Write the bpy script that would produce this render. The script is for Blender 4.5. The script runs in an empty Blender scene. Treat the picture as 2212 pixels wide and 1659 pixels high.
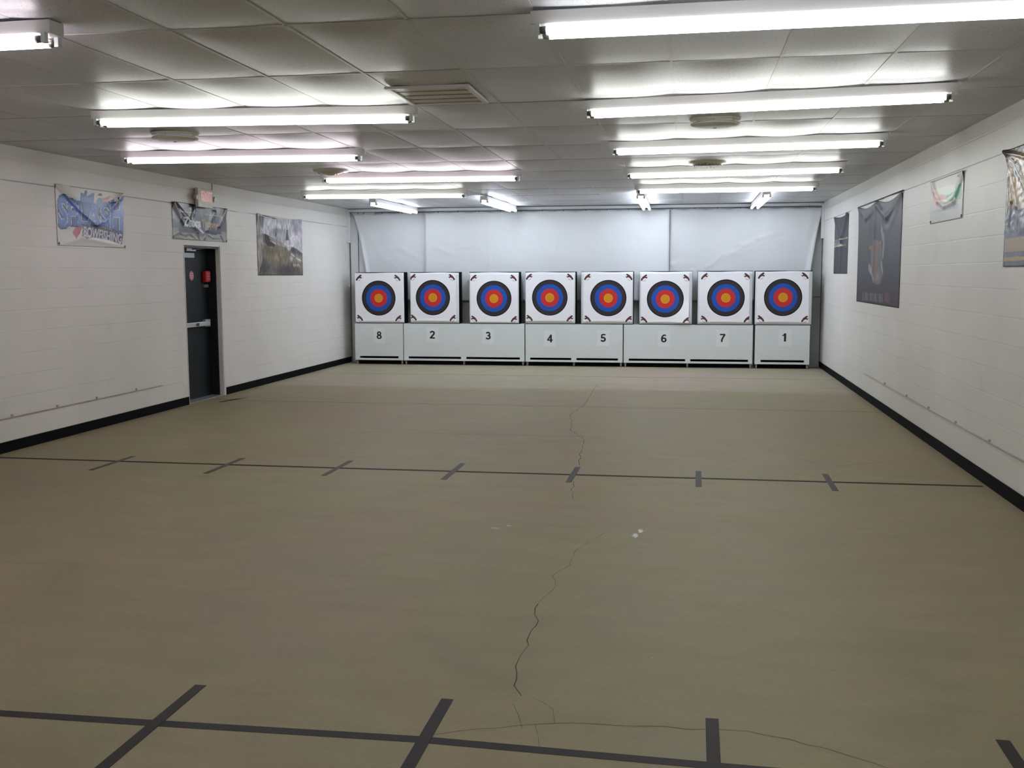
import bpy, bmesh, math, random
import numpy as np
from mathutils import Vector, Matrix, noise as mnoise

random.seed(7)
S = bpy.context.scene
C = S.collection

# ------------------------------------------------------------------ camera
F_PX, YAW, PITCH, ROLL = 2215.3, -0.1683, -0.1068, -0.0036
CAM_H = 1.6243
def cam_axes():
    cy, sy, cp, sp = math.cos(YAW), math.sin(YAW), math.cos(PITCH), math.sin(PITCH)
    f = Vector((sy*cp, cy*cp, sp)); r = Vector((cy, -sy, 0)); u = r.cross(f)
    cr, sr = math.cos(ROLL), math.sin(ROLL)
    return cr*r+sr*u, -sr*r+cr*u, f
AX = cam_axes()
cd = bpy.data.cameras.new('camera'); cam = bpy.data.objects.new('camera', cd); C.objects.link(cam)
cd.sensor_fit = 'HORIZONTAL'; cd.sensor_width = 36; cd.lens = F_PX/2212*36; cd.clip_end = 200
m = Matrix.Identity(4)
for k, a in enumerate((AX[0], AX[1], -AX[2])):
    for i in range(3): m[i][k] = a[i]
m.translation = Vector((0, 0, CAM_H)); cam.matrix_world = m
S.camera = cam

# ------------------------------------------------------------------ world, exposure
w = bpy.data.worlds.new('world'); S.world = w; w.use_nodes = True
w.node_tree.nodes['Background'].inputs[0].default_value = (0.6, 0.65, 0.7, 1)
w.node_tree.nodes['Background'].inputs[1].default_value = 0.02
S.view_settings.view_transform = 'Standard'; S.view_settings.look = 'None'
S.view_settings.gamma = 1; S.view_settings.use_curve_mapping = False
S.view_settings.exposure = 0.0
TUBE = 14.6            # radiance of the fluorescent tubes

# ------------------------------------------------------------------ room measures
ZC = 2.825; XL = -6.18; XR = 2.292; YB = 18.5; YR = -3.6
GX, GY = -3.153, 4.865            # ceiling grid origin
def on_x(px, py, X):              # measured point of the photo -> place on a side wall
    d = AX[0]*((px-1106)/F_PX) + AX[1]*(-(py-829.5)/F_PX) + AX[2]
    t = X/d.x; return Vector((X, d.y*t, d.z*t+CAM_H))
def on_y(px, py, Y):
    d = AX[0]*((px-1106)/F_PX) + AX[1]*(-(py-829.5)/F_PX) + AX[2]
    t = Y/d.y; return Vector((d.x*t, Y, d.z*t+CAM_H))
def on_z(px, py, Z=0.0):
    d = AX[0]*((px-1106)/F_PX) + AX[1]*(-(py-829.5)/F_PX) + AX[2]
    t = (Z-CAM_H)/d.z; return Vector((d.x*t, d.y*t, Z))

# ------------------------------------------------------------------ colour
def lin(c): return tuple((v/12.92 if v <= .04045 else ((v+.055)/1.055)**2.4) for v in c)
def hx(s): return tuple(int(s[i:i+2], 16)/255 for i in (0, 2, 4))
def lc(s): return lin(hx(s)) + (1,)

# ------------------------------------------------------------------ materials
def mat(name, col, rough=.5, metal=0, spec=.5, bump=None, coat=0):
    M = bpy.data.materials.new(name); M.use_nodes = True
    nt = M.node_tree; b = nt.nodes['Principled BSDF']
    b.inputs['Base Color'].default_value = col if len(col) == 4 else tuple(col)+(1,)
    b.inputs['Roughness'].default_value = rough; b.inputs['Metallic'].default_value = metal
    b.inputs['Specular IOR Level'].default_value = spec
    if coat: b.inputs['Coat Weight'].default_value = coat; b.inputs['Coat Roughness'].default_value = .15
    if bump:
        sc, st, di = bump
        tc = nt.nodes.new('ShaderNodeTexCoord'); n = nt.nodes.new('ShaderNodeTexNoise'); n.inputs['Scale'].default_value = sc
        n.inputs['Detail'].default_value = 4
        bp = nt.nodes.new('ShaderNodeBump'); bp.inputs['Strength'].default_value = st; bp.inputs['Distance'].default_value = di
        nt.links.new(tc.outputs['Object'], n.inputs['Vector']); nt.links.new(n.outputs['Fac'], bp.inputs['Height'])
        nt.links.new(bp.outputs['Normal'], b.inputs['Normal'])
    return M
def emis(name, col, strength):
    M = bpy.data.materials.new(name); M.use_nodes = True; nt = M.node_tree
    b = nt.nodes['Principled BSDF']; b.inputs['Base Color'].default_value = (.9, .9, .9, 1)
    b.inputs['Emission Color'].default_value = tuple(col)+(1,); b.inputs['Emission Strength'].default_value = strength
    return M
class NT:
    def __init__(s, name, rough=.5, spec=.5):
        s.M = bpy.data.materials.new(name); s.M.use_nodes = True; s.nt = s.M.node_tree
        s.b = s.nt.nodes['Principled BSDF']; s.b.inputs['Roughness'].default_value = rough
        s.b.inputs['Specular IOR Level'].default_value = spec
    def n(s, t, **kw):
        o = s.nt.nodes.new(t)
        for k, v in kw.items():
            if k in o.inputs: o.inputs[k].default_value = v
            else: setattr(o, k, v)
        return o
    def l(s, a, b): s.nt.links.new(a, b)
    def noise(s, vec, scale, detail=3, rough=.5, dist=0):
        o = s.n('ShaderNodeTexNoise'); o.inputs['Scale'].default_value = scale; o.inputs['Detail'].default_value = detail
        o.inputs['Roughness'].default_value = rough; o.inputs['Distortion'].default_value = dist
        if vec is not None: s.l(vec, o.inputs['Vector'])
        return o.outputs['Fac']
    def ramp(s, fac, stops, interp='LINEAR'):
        o = s.n('ShaderNodeValToRGB'); cr = o.color_ramp; cr.interpolation = interp
        while len(cr.elements) > 1: cr.elements.remove(cr.elements[-1])
        cr.elements[0].position = stops[0][0]; cr.elements[0].color = stops[0][1]
        for p, c in stops[1:]:
            e = cr.elements.new(p); e.color = c
        s.l(fac, o.inputs['Fac']); return o.outputs['Color']
    def math(s, op, a, b=0.0, clamp=False):
        o = s.n('ShaderNodeMath'); o.operation = op; o.use_clamp = clamp
        for i, v in enumerate((a, b)):
            if isinstance(v, (int, float)): o.inputs[i].default_value = v
            else: s.l(v, o.inputs[i])
        return o.outputs[0]
    def mix(s, fac, a, b, blend='MIX'):
        o = s.n('ShaderNodeMixRGB'); o.blend_type = blend
        for k, v in ((0, fac), (1, a), (2, b)):
            if isinstance(v, (int, float)): o.inputs[k].default_value = v
            elif isinstance(v, tuple): o.inputs[k].default_value = v
            else: s.l(v, o.inputs[k])
        return o.outputs[0]
    def bump(s, h, strength, dist):
        o = s.n('ShaderNodeBump'); o.inputs['Strength'].default_value = strength; o.inputs['Distance'].default_value = dist
        s.l(h, o.inputs['Height']); s.l(o.outputs[0], s.b.inputs['Normal']); return o
    def pos(s): return s.n('ShaderNodeTexCoord').outputs['Object']
def g(v): return (v, v, v, 1)

def wall_material(name, axis, base):
    k = NT(name, .42, .45); p = k.pos()
    sep = k.n('ShaderNodeSeparateXYZ'); k.l(p, sep.inputs[0])
    cb = k.n('ShaderNodeCombineXYZ'); k.l(sep.outputs[axis], cb.inputs[0])
    k.l(k.math('SUBTRACT', sep.outputs[2], .1), cb.inputs[1])
    br = k.n('ShaderNodeTexBrick'); br.offset = .5; br.squash = 1
    br.inputs['Scale'].default_value = 1; br.inputs['Brick Width'].default_value = .4; br.inputs['Row Height'].default_value = .2
    br.inputs['Mortar Size'].default_value = .0035; br.inputs['Mortar Smooth'].default_value = .3
    br.inputs['Color1'].default_value = g(0); br.inputs['Color2'].default_value = g(0.4); br.inputs['Mortar'].default_value = g(1)
    k.l(cb.outputs[0], br.inputs['Vector'])
    big = k.noise(p, .7, 3, .55); fine = k.noise(p, 60, 4, .6)
    c = k.ramp(big, [(.3, tuple(x*.93 for x in base)+(1,)), (.7, tuple(x*1.04 for x in base)+(1,))])
    block = k.ramp(br.outputs['Color'], [(0, g(1)), (.5, g(.985)), (1, g(.985))])
    c = k.mix(1, c, block, 'MULTIPLY')
    patch = k.ramp(k.noise(p, 1.3, 2), [(.42, g(0)), (.62, g(1))])
    fr = k.math('FRACT', k.math('DIVIDE', k.math('SUBTRACT', sep.outputs[2], .1), .2))
    dz = k.math('MULTIPLY', k.math('MINIMUM', fr, k.math('SUBTRACT', 1.0, fr)), .2)
    hj = k.ramp(dz, [(0, g(1)), (.0028, g(1)), (.0046, g(0))])
    joint = k.math('MAXIMUM', hj, k.math('MULTIPLY', br.outputs['Fac'], .3))
    jf = k.math('MULTIPLY', joint, patch)
    led = k.math('MULTIPLY', k.ramp(k.math('ABSOLUTE', k.math('SUBTRACT', sep.outputs[2], 2.5)), [(0, g(.6)), (.004, g(.6)), (.007, g(0))]), k.ramp(k.noise(p, .9, 3), [(.38, g(0)), (.5, g(1))]))
    c = k.mix(k.math('ADD', k.math('MULTIPLY', jf, .21), led, True), c, lc('6a6660'))
    smudge = k.ramp(k.noise(p, 2.3, 5, .65), [(.60, g(1)), (.74, g(.93))])
    c = k.mix(1, c, smudge, 'MULTIPLY')
    k.l(c, k.b.inputs['Base Color'])
    hgt = k.math('ADD', k.math('MULTIPLY', joint, -1.0), k.math('MULTIPLY', fine, .22))
    k.bump(hgt, .22, .004)
    return k.M

def floor_material():
    k = NT('sealed_concrete', .55, .3); p = k.pos()
    big = k.noise(p, .35, 5, .6, .6); mid = k.noise(p, 1.7, 6, .62, .8); fine = k.noise(p, 45, 3, .6)
    st = k.n('ShaderNodeMapping'); st.inputs['Scale'].default_value = (.8, 2.6, 1); k.l(p, st.inputs[0])
    streak = k.noise(st.outputs[0], 2.1, 5, .6, .4)
    c = k.ramp(big, [(.30, lc('91816c')), (.47, lc('8d8166')), (.60, lc('8b8465')), (.75, lc('938775'))])
    c = k.mix(1, c, k.ramp(mid, [(.28, g(.84)), (.5, g(.98)), (.72, g(1.09))]), 'MULTIPLY')
    c = k.mix(1, c, k.ramp(streak, [(.30, g(.93)), (.5, g(1)), (.70, g(1.05))]), 'MULTIPLY')
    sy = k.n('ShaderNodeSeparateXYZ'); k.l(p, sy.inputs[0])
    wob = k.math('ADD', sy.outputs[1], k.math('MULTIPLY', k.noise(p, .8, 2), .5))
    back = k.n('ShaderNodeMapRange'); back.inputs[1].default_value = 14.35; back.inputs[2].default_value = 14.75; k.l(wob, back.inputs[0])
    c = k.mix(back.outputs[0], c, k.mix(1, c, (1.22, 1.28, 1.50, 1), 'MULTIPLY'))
    stain = k.ramp(k.noise(p, 3.1, 4, .6, 1.2), [(.68, g(1)), (.78, g(.84))])
    c = k.mix(1, c, stain, 'MULTIPLY')
    c = k.mix(1, c, k.ramp(fine, [(.3, g(.95)), (.7, g(1.05))]), 'MULTIPLY')
    vo = k.n('ShaderNodeTexVoronoi'); vo.inputs['Scale'].default_value = 2.2; k.l(p, vo.inputs['Vector'])
    c = k.mix(k.ramp(vo.outputs['Distance'], [(.0, g(.35)), (.008, g(.35)), (.013, g(0))]), c, lc('3c362d'))
    k.l(c, k.b.inputs['Base Color'])
    k.l(k.ramp(mid, [(.3, g(.52)), (.7, g(.66))]), k.b.inputs['Roughness'])
    k.bump(k.math('ADD', k.math('MULTIPLY', mid, 1.0), k.math('MULTIPLY', fine, .08)), .25, .02)
    return k.M

def ceiling_material():
    k = NT('painted_ceiling_tile', .40, .55); p = k.pos()
    mp = k.n('ShaderNodeMapping'); mp.inputs['Scale'].default_value = (1, .55, 1); k.l(p, mp.inputs[0])
    sp = k.noise(mp.outputs[0], 120, 2, .5)
    hole = k.ramp(sp, [(.62, g(1)), (.67, g(0))])
    big = k.noise(p, .8, 3)
    c = k.ramp(big, [(.3, lc('bdbdc0')), (.7, lc('c9c9cc'))])
    c = k.mix(1, c, k.ramp(hole, [(0, g(.55)), (1, g(1))]), 'MULTIPLY')
    k.l(c, k.b.inputs['Base Color'])
    h = k.math('ADD', k.math('MULTIPLY', hole, .6), k.math('MULTIPLY', k.noise(p, 40, 3), .2))
    k.bump(h, .3, .002)
    return k.M

def curtain_material():
    k = NT('white_sheet', .38, .45); p = k.pos()
    big = k.noise(p, .9, 3)
    c = k.ramp(big, [(.3, lc('d8dcde')), (.7, lc('e1e5e7'))])
    vo = k.n('ShaderNodeTexVoronoi'); vo.inputs['Scale'].default_value = 8.0; k.l(p, vo.inputs['Vector'])
    low = k.n('ShaderNodeSeparateXYZ'); k.l(p, low.inputs[0])
    lowm = k.ramp(k.math('SUBTRACT', low.outputs[2], 1.2), [(.35, g(1)), (1.0, g(0))])
    dots = k.ramp(vo.outputs['Distance'], [(0, g(1)), (.022, g(1)), (.04, g(0))])
    c = k.mix(k.math('MULTIPLY', dots, k.math('MULTIPLY', lowm, .75)), c, lc('5d605f'))
    k.l(c, k.b.inputs['Base Color'])
    k.bump(k.noise(p, 3.0, 5, .6, .5), .35, .02)
    return k.M

def print_material(name, rough=.3, spec=.5):
    k = NT(name, rough, spec)
    a = k.n('ShaderNodeAttribute'); a.attribute_name = 'print'
    k.l(a.outputs['Color'], k.b.inputs['Base Color'])
    return k.M

def face_material():
    k = NT('printed_target_face', .5, .25)
    a = k.n('ShaderNodeAttribute'); a.attribute_name = 'print'
    p = k.pos(); sep = k.n('ShaderNodeSeparateXYZ'); k.l(p, sep.inputs[0])
    cb = k.n('ShaderNodeCombineXYZ'); k.l(sep.outputs[0], cb.inputs[0]); k.l(sep.outputs[2], cb.inputs[2])
    ln = k.n('ShaderNodeVectorMath'); ln.operation = 'LENGTH'; k.l(cb.outputs[0], ln.inputs[0])
    r = ln.outputs['Value']
    R0 = .315
    col = k.ramp(k.math('DIVIDE', r, R0), [(0, lc('cf8f1c')), (.215, lc('dc9a22')), (.25, lc('c52f33')), (.505, lc('2352ac')),
          (.75, lc('343136')), (.945, lc('050508'))], 'CONSTANT')
    inside = k.math('LESS_THAN', r, R0)
    c = k.mix(inside, a.outputs['Color'], col)
    k.l(c, k.b.inputs['Base Color'])
    return k.M

WHITE_P = mat('white_paint', lc('dae0df'), .4, bump=(5, .12, .004))
M = dict(
    wall_l=wall_material('painted_block_left', 1, lin(hx('dedbd5'))),
    wall_r=wall_material('painted_block_right', 1, lin(hx('dedcd6'))),
    wall_b=wall_material('painted_block_back', 0, lin(hx('ced1cf'))),
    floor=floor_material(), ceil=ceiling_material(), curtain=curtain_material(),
    bar=mat('ceiling_bar', lc('bcbbbb'), .40),
    crack=mat('crack', lc('3a352c'), .9), joint=mat('floor_joint', lc('4a463d'), .9),
    rust=mat('rust_stain', lc('3a2416'), .9),
    base=mat('black_vinyl', lc('0a0a0d'), .75, spec=.1),
    tape=mat('charcoal_tape', lc('2f2b2b'), .6, spec=.2, bump=(30, .2, .002)),
    tape_g=mat('grey_tape', lc('4b4947'), .6, spec=.2, bump=(30, .2, .002)),
    line=mat('black_tape', lc('232120'), .7, spec=.15),
    housing=mat('white_enamel', lc('d3cfce'), .4), holder=mat('lampholder', lc('c9cfcc'), .3),
    cap=mat('tube_cap', lc('6b6b68'), .35, .6), pin=mat('dark_cap', lc('252528'), .5),
    white=WHITE_P, rail=mat('white_rail', lc('e0e5e3'), .4),
    dark=mat('dark_plywood', lc('1c1813'), .8), caster=mat('caster_grey', lc('b0afaa'), .4), castmetal=mat('caster_fork', lc('8f9090'), .35, .6),
    foam=mat('black_foam', lc('12131a'), .9, spec=.1, bump=(40, .6, .01)), cover=mat('white_cover', lc('dcdfe2'), .5, bump=(6, .2, .01)),
    face=face_material(), paper=mat('paper', lc('e2e7e7'), .3), ink=mat('black_ink', lc('0f1014'), .4),
    banner=print_material('glossy_vinyl_print', .25, .4), cloth=print_material('satin_print', .45, .22), matte=print_material('matte_print', .34, .3),
    door=mat('door_paint', lc('10191c'), .5, spec=.22), jamb=mat('jamb_paint', lc('d6d4d0'), .45), edge=mat('white_edge', lc('cfcdc8'), .4),
    alu=mat('aluminium', lc('b4b6b8'), .35, .7), blk=mat('black_plastic', lc('0c0d0f'), .5), red=mat('red_plastic', lc('b3161e'), .35),
    pink=mat('faded_red', lc('b7676a'), .5), sticker=mat('sticker_white', lc('b9bfca'), .4),
    beige=mat('beige_plastic', lc('c9c2b4'), .4), beige2=mat('dull_beige', lc('a39b8e'), .5), lens=mat('clear_lens', lc('dfe3e0'), .1),
    letter=emis('lit_red_letters', (.85, .08, .10), .28),
    vent=mat('vent_enamel', lc('c2bfb0'), .45), ventd=mat('vent_dark', lc('77776c'), .7), plate=mat('plate_enamel', lc('c9c6b6'), .5),
    wire=mat('dark_wire', lc('2c2d2c'), .5), cable=mat('painted_cable', lc('b3aaa3'), .5),
    panel=mat('grey_panel', lc('a5aaa7'), .5, bump=(9, .2, .01)), gap=mat('dark_gap', lc('15171a'), .9), trim=mat('white_trim', lc('d9dcdd'), .4),
    grom=mat('grommet', lc('3c3a38'), .35, .8),
)

# ------------------------------------------------------------------ object helpers
def tag(o, label=None, cat=None, group=None, kind=None):
    if label: o['label'] = label
    if cat: o['category'] = cat
    if group: o['group'] = group
    if kind: o['kind'] = kind
    return o
def thing(name, label, cat, loc=(0, 0, 0), rz=0, group=None):
    o = bpy.data.objects.new(name, None); o.empty_display_size = .1; C.objects.link(o)
    o.location = loc; o.rotation_euler = (0, 0, rz); tag(o, label, cat, group); return o
class MB:
    def __init__(s): s.v = []; s.f = []; s.mi = []; s.sm = []
    def box(s, x0, x1, y0, y1, z0, z1, mi=0):
        b = len(s.v)
        s.v += [(x, y, z) for z in (z0, z1) for y in (y0, y1) for x in (x0, x1)]
        for q in ((0, 2, 3, 1), (4, 5, 7, 6), (0, 1, 5, 4), (2, 6, 7, 3), (0, 4, 6, 2), (1, 3, 7, 5)):
            s.f.append([b+i for i in q]); s.mi.append(mi); s.sm.append(False)
        return s
    def quad(s, pts, mi=0):
        b = len(s.v); s.v += [tuple(p) for p in pts]; s.f.append(list(range(b, b+len(pts)))); s.mi.append(mi); s.sm.append(False); return s
    def tube(s, a, b, r, n=12, mi=0, r2=None, caps=True):
        a = Vector(a); b = Vector(b); d = (b-a).normalized(); r2 = r if r2 is None else r2
        u = d.orthogonal().normalized(); w = d.cross(u); k = len(s.v)
        for p, rr in ((a, r), (b, r2)):
            for i in range(n):
                t = 2*math.pi*i/n; s.v.append(tuple(p+u*(rr*math.cos(t))+w*(rr*math.sin(t))))
        for i in range(n):
            j = (i+1) % n; s.f.append([k+i, k+j, k+n+j, k+n+i]); s.mi.append(mi); s.sm.append(True)
        if caps:
            s.f.append([k+i for i in range(n)][::-1]); s.mi.append(mi); s.sm.append(False)
            s.f.append([k+n+i for i in range(n)]); s.mi.append(mi); s.sm.append(False)
        return s
    def lathe(s, prof, c=(0, 0, 0), n=32, mi=0):
        k = len(s.v)
        for r, z in prof:
            for i in range(n):
                t = 2*math.pi*i/n; s.v.append((c[0]+r*math.cos(t), c[1]+r*math.sin(t), c[2]+z))
        for a in range(len(prof)-1):
            for i in range(n):
                j = (i+1) % n; s.f.append([k+a*n+i, k+a*n+j, k+(a+1)*n+j, k+(a+1)*n+i]); s.mi.append(mi); s.sm.append(True)
        return s
    def grid(s, fn, nu, nv, mi=0, smooth=True, flip=False):
        k = len(s.v)
        for j in range(nv+1):
            for i in range(nu+1): s.v.append(tuple(fn(i/nu, j/nv)))
        for j in range(nv):
            for i in range(nu):
                a = k+j*(nu+1)+i; q = [a, a+1, a+nu+2, a+nu+1]
                s.f.append(q[::-1] if flip else q); s.mi.append(mi); s.sm.append(smooth)
        return s
    def build(s, name, mats, parent=None, loc=None, bevel=0, rot=None):
        me = bpy.data.meshes.new(name); me.from_pydata(s.v, [], s.f)
        mats = mats if isinstance(mats, (list, tuple)) else [mats]
        for x in mats: me.materials.append(x)
        me.polygons.foreach_set('material_index', s.mi); me.polygons.foreach_set('use_smooth', s.sm); me.update()
        o = bpy.data.objects.new(name, me); C.objects.link(o)
        if parent: o.parent = parent
        if loc: o.location = loc
        if rot: o.rotation_euler = rot
        if bevel:
            b = o.modifiers.new('bevel', 'BEVEL'); b.width = bevel; b.segments = 2; b.limit_method = 'ANGLE'
        return o
def struct(o): o['kind'] = 'structure'; return o
def copy_tree(o, parent=None):
    c = o.copy(); C.objects.link(c)
    if parent: c.parent = parent
    for ch in list(o.children): copy_tree(ch, c)
    return c

# ------------------------------------------------------------------ text outlines from the built-in font
def text_tris(s, bold=0.0):
    cu = bpy.data.curves.new('t', 'FONT'); cu.body = s; cu.offset = bold; cu.resolution_u = 4
    ob = bpy.data.objects.new('t', cu); C.objects.link(ob)
    me = bpy.data.meshes.new_from_object(ob)
    bm = bmesh.new(); bm.from_mesh(me); bmesh.ops.triangulate(bm, faces=bm.faces)
    T = np.array([[[v.co.x, v.co.y] for v in f.verts] for f in bm.faces])
    bm.free(); bpy.data.objects.remove(ob); bpy.data.curves.remove(cu); bpy.data.meshes.remove(me)
    return T
def text_obj(name, s, mt, parent, loc, h, rot, bold=.03, ext=.0008):
    T = text_tris(s, bold); lo = T.reshape(-1, 2).min(0); hi = T.reshape(-1, 2).max(0); k = h/(hi[1]-lo[1])
    b = MB()
    for t in T:
        q = (t-(lo+hi)/2)*k; b.quad([(p[0], -ext, p[1]) for p in q])
    return b.build(name, mt, parent, loc, rot=rot)

# ------------------------------------------------------------------ printed sheets: a fine grid with a print laid down in it
class Print:
    """u runs left to right, v bottom to top as one stands before the sheet; W x H metres"""
    def __init__(s, W, H, res, bg):
        s.W, s.H = W, H; s.nu = max(2, int(W/res)); s.nv = max(2, int(H/res))
        s.c = np.zeros((s.nv+1, s.nu+1, 3)); s.c[:] = hx(bg) if isinstance(bg, str) else bg
        s.U, s.V = np.meshgrid(np.linspace(0, W, s.nu+1), np.linspace(0, H, s.nv+1))
    def put(s, mask, col, a=1.0):
        col = np.array(hx(col) if isinstance(col, str) else col)
        mm = mask.astype(float)[..., None]*a; s.c = s.c*(1-mm)+col*mm
    def inside(s, pts):
        P = np.array(pts, float); m = np.zeros(s.U.shape, bool); n = len(P); j = n-1
        for i in range(n):
            xi, yi = P[i]; xj, yj = P[j]
            if yi != yj:
                cnd = ((yi > s.V) != (yj > s.V)) & (s.U < (xj-xi)*(s.V-yi)/(yj-yi)+xi); m ^= cnd
            j = i
        return m
    def poly(s, pts, col, a=1.0): s.put(s.inside(pts), col, a)
    def dist(s, pts):
        d = np.full(s.U.shape, 1e9)
        for (ax, ay), (bx, by) in zip(pts[:-1], pts[1:]):
            dx, dy = bx-ax, by-ay; L = dx*dx+dy*dy+1e-12
            t = np.clip(((s.U-ax)*dx+(s.V-ay)*dy)/L, 0, 1); d = np.minimum(d, np.hypot(s.U-ax-t*dx, s.V-ay-t*dy))
        return d
    def line(s, pts, w, col, a=1.0): s.put(s.dist(pts) < w/2, col, a)
    def soft(s, pts, w, col, a=1.0): s.put(np.exp(-(s.dist(pts)/w)**2), col, a)
    def blob(s, cx, cy, rx, ry, col, a=1.0, soft=True):
        q = ((s.U-cx)/rx)**2+((s.V-cy)/ry)**2
        s.put(np.exp(-q) if soft else (q < 1), col, a)
    def text(s, txt, fn, col, bold=.02, outline=None, ocol=None, a=1.0):
        def ras(b):
            T = text_tris(txt, b); lo = T.reshape(-1, 2).min(0); hi = T.reshape(-1, 2).max(0)
            m = np.zeros(s.U.shape, bool)
            for t in T:
                q = [fn((p[0]-lo[0])/(hi[0]-lo[0]), (p[1]-lo[1])/(hi[1]-lo[1])) for p in t]
                m |= s.inside(q)
            return m
        if outline: s.put(ras(bold+outline), ocol)
        s.put(ras(bold), col, a)
    def mottle(s, scale, amp, seed=0, sv=None):
        sv = sv or scale; f = np.zeros(s.U.shape)
        for j in range(s.nv+1):
            for i in range(s.nu+1):
                f[j, i] = mnoise.noise(Vector((s.U[j, i]*scale+seed*7.1, s.V[j, i]*sv, seed*3.3)))
        s.c = np.clip(s.c*(1+amp*f[..., None]), 0, 1); return f
    def mesh(s, name, mt, origin, du, nrm, disp, parent=None, shape=None, thick=.0015, two=True):
        """origin = lower left corner; du = unit vector of u; disp(u,v) metres off the wall"""
        du = Vector(du); nrm = Vector(nrm); origin = Vector(origin); up = Vector((0, 0, 1)); vs = []
        for j in range(s.nv+1):
            for i in range(s.nu+1):
                u, v = s.U[j, i], s.V[j, i]
                a, b = shape(u/s.W, v/s.H) if shape else (u, v)
                vs.append(tuple(origin+du*a+up*b+nrm*(disp(u/s.W, v/s.H)+.004)))
        fs = []; n1 = s.nu+1
        flip = du.cross(up).dot(nrm) < 0
        for j in range(s.nv):
            for i in range(s.nu):
                q = [j*n1+i, j*n1+i+1, (j+1)*n1+i+1, (j+1)*n1+i]; fs.append(q[::-1] if flip else q)
        me = bpy.data.meshes.new(name); me.from_pydata(vs, [], fs); me.materials.append(mt)
        me.polygons.foreach_set('use_smooth', [True]*len(fs))
        at = me.color_attributes.new('print', 'FLOAT_COLOR', 'POINT')
        L = np.where(s.c <= .04045, s.c/12.92, ((s.c+.055)/1.055)**2.4).reshape(-1, 3)
        at.data.foreach_set('color', np.concatenate([L, np.ones((len(L), 1))], 1).astype(np.float32).ravel())
        o = bpy.data.objects.new(name, me); C.objects.link(o)
        if parent: o.parent = parent
        sm = o.modifiers.new('thickness', 'SOLIDIFY'); sm.thickness = thick; sm.offset = -1
        return o
def creases(lst):
    """lst of (u0,v0,u1,v1,width,height) in unit coordinates"""
    def f(u, v):
        h = 0
        for (a, b, c, d, w, k) in lst:
            dx, dy = c-a, d-b; L = dx*dx+dy*dy+1e-9; t = min(1, max(0, ((u-a)*dx+(v-b)*dy)/L))
            q = math.hypot(u-a-t*dx, v-b-t*dy)/w
            if q < 3: h += k*math.exp(-q*q)*(1-.5*t)
        return h
    return f

# ------------------------------------------------------------------ THE ROOM
def strip(b, pts, w, z, mi, jit=0):
    """a flat band along a polyline on the floor"""
    P = []
    for (x0, y0), (x1, y1) in zip(pts[:-1], pts[1:]):
        n = max(1, int(math.hypot(x1-x0, y1-y0)/.06)) if jit else 1
        for i in range(n): P.append(Vector((x0+(x1-x0)*i/n, y0+(y1-y0)*i/n)))
    P.append(Vector(pts[-1]))
    if jit: P = [P[0]]+[p+Vector((random.uniform(-jit, jit), random.uniform(-jit, jit))) for p in P[1:-1]]+[P[-1]]
    ws = [w*(random.uniform(.45, 1.3) if jit else 1)*.5 for _ in P]
    L = []
    for i, p in enumerate(P):
        d = (P[min(i+1, len(P)-1)]-P[max(i-1, 0)]).normalized(); nn = Vector((-d.y, d.x))
        L.append((p+nn*ws[i], p-nn*ws[i]))
    for (a, c), (a2, c2) in zip(L[:-1], L[1:]):
        b.quad([(c.x, c.y, z), (c2.x, c2.y, z), (a2.x, a2.y, z), (a.x, a.y, z)], mi)

b = MB()
b.box(XL-.3, XR+.1, YR-.1, YB+.1, -.12, 0)
CR = [
 ([(-.609, 3.772), (-.649, 3.871), (-.671, 4.063), (-.67, 4.168), (-.662, 4.308), (-.682, 4.452), (-.673, 4.643), (-.704, 4.809), (-.703, 4.881)], .008),
 ([(-.703, 4.881), (-.664, 5.114), (-.665, 5.276), (-.686, 5.358), (-.632, 5.591), (-.627, 5.835), (-.571, 6.107), (-.511, 6.229), (-.465, 6.388)], .004),
 ([(-.465, 6.388), (-.665, 6.466), (-.971, 6.493), (-1.227, 6.379), (-1.399, 6.328)], .003),
 ([(-.78, 7.249), (-.828, 7.564), (-.851, 7.911)], .005),
 ([(-.877, 8.6), (-.925, 9.048), (-.972, 9.955), (-1.169, 10.533), (-1.229, 11.208), (-1.314, 11.688), (-1.235, 12.634), (-1.251, 13.617), (-1.283, 15.076)], .009),
 ([(-.864, 3.386), (-.72, 3.458), (-.576, 3.504), (-.448, 3.556), (-.297, 3.565), (-.114, 3.571), (.017, 3.585), (.115, 3.585), (.229, 3.596), (.37, 3.559), (.488, 3.496), (.572, 3.451), (.70, 3.37), (.9, 3.24)], .004),
 ([(-.56, 3.49), (-.6, 3.6), (-.63, 3.7)], .003), ([(-.45, 3.55), (-.47, 3.66), (-.56, 3.76)], .002), ([(-.52, 3.53), (-.5, 3.45), (-.48, 3.36)], .002),
 ([(.771, 9.67), (.91, 9.369), (1.122, 8.967)], .006), ([(1.122, 8.967), (1.366, 8.939), (1.597, 9.082), (1.72, 9.12)], .008),
 ([(1.35, 8.62), (1.21, 8.46), (1.03, 8.05)], .004),
]
for pts, wd in CR: strip(b, pts, wd*.62, .0006, 1, jit=.010)
for pts, wd in (([(-6.1, 12.62), (-5.8, 12.52), (-5.4, 12.46), (2.29, 12.46)], .018), ([(XL, 16.2), (XR, 16.2)], .024),
                ([(-5.95, 14.25), (XR, 14.3)], .010), ([(-3.3, 10.12), (-1.0, 10.16)], .008)):
    strip(b, pts, wd, .0005, 2)
b.quad([(-5.93, 12.28, .0009), (-5.86, 12.26, .0009), (-5.78, 12.55, .0009), (-5.74, 12.86, .0009), (-5.80, 12.72, .0009), (-5.87, 12.62, .0009)], 3)
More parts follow.
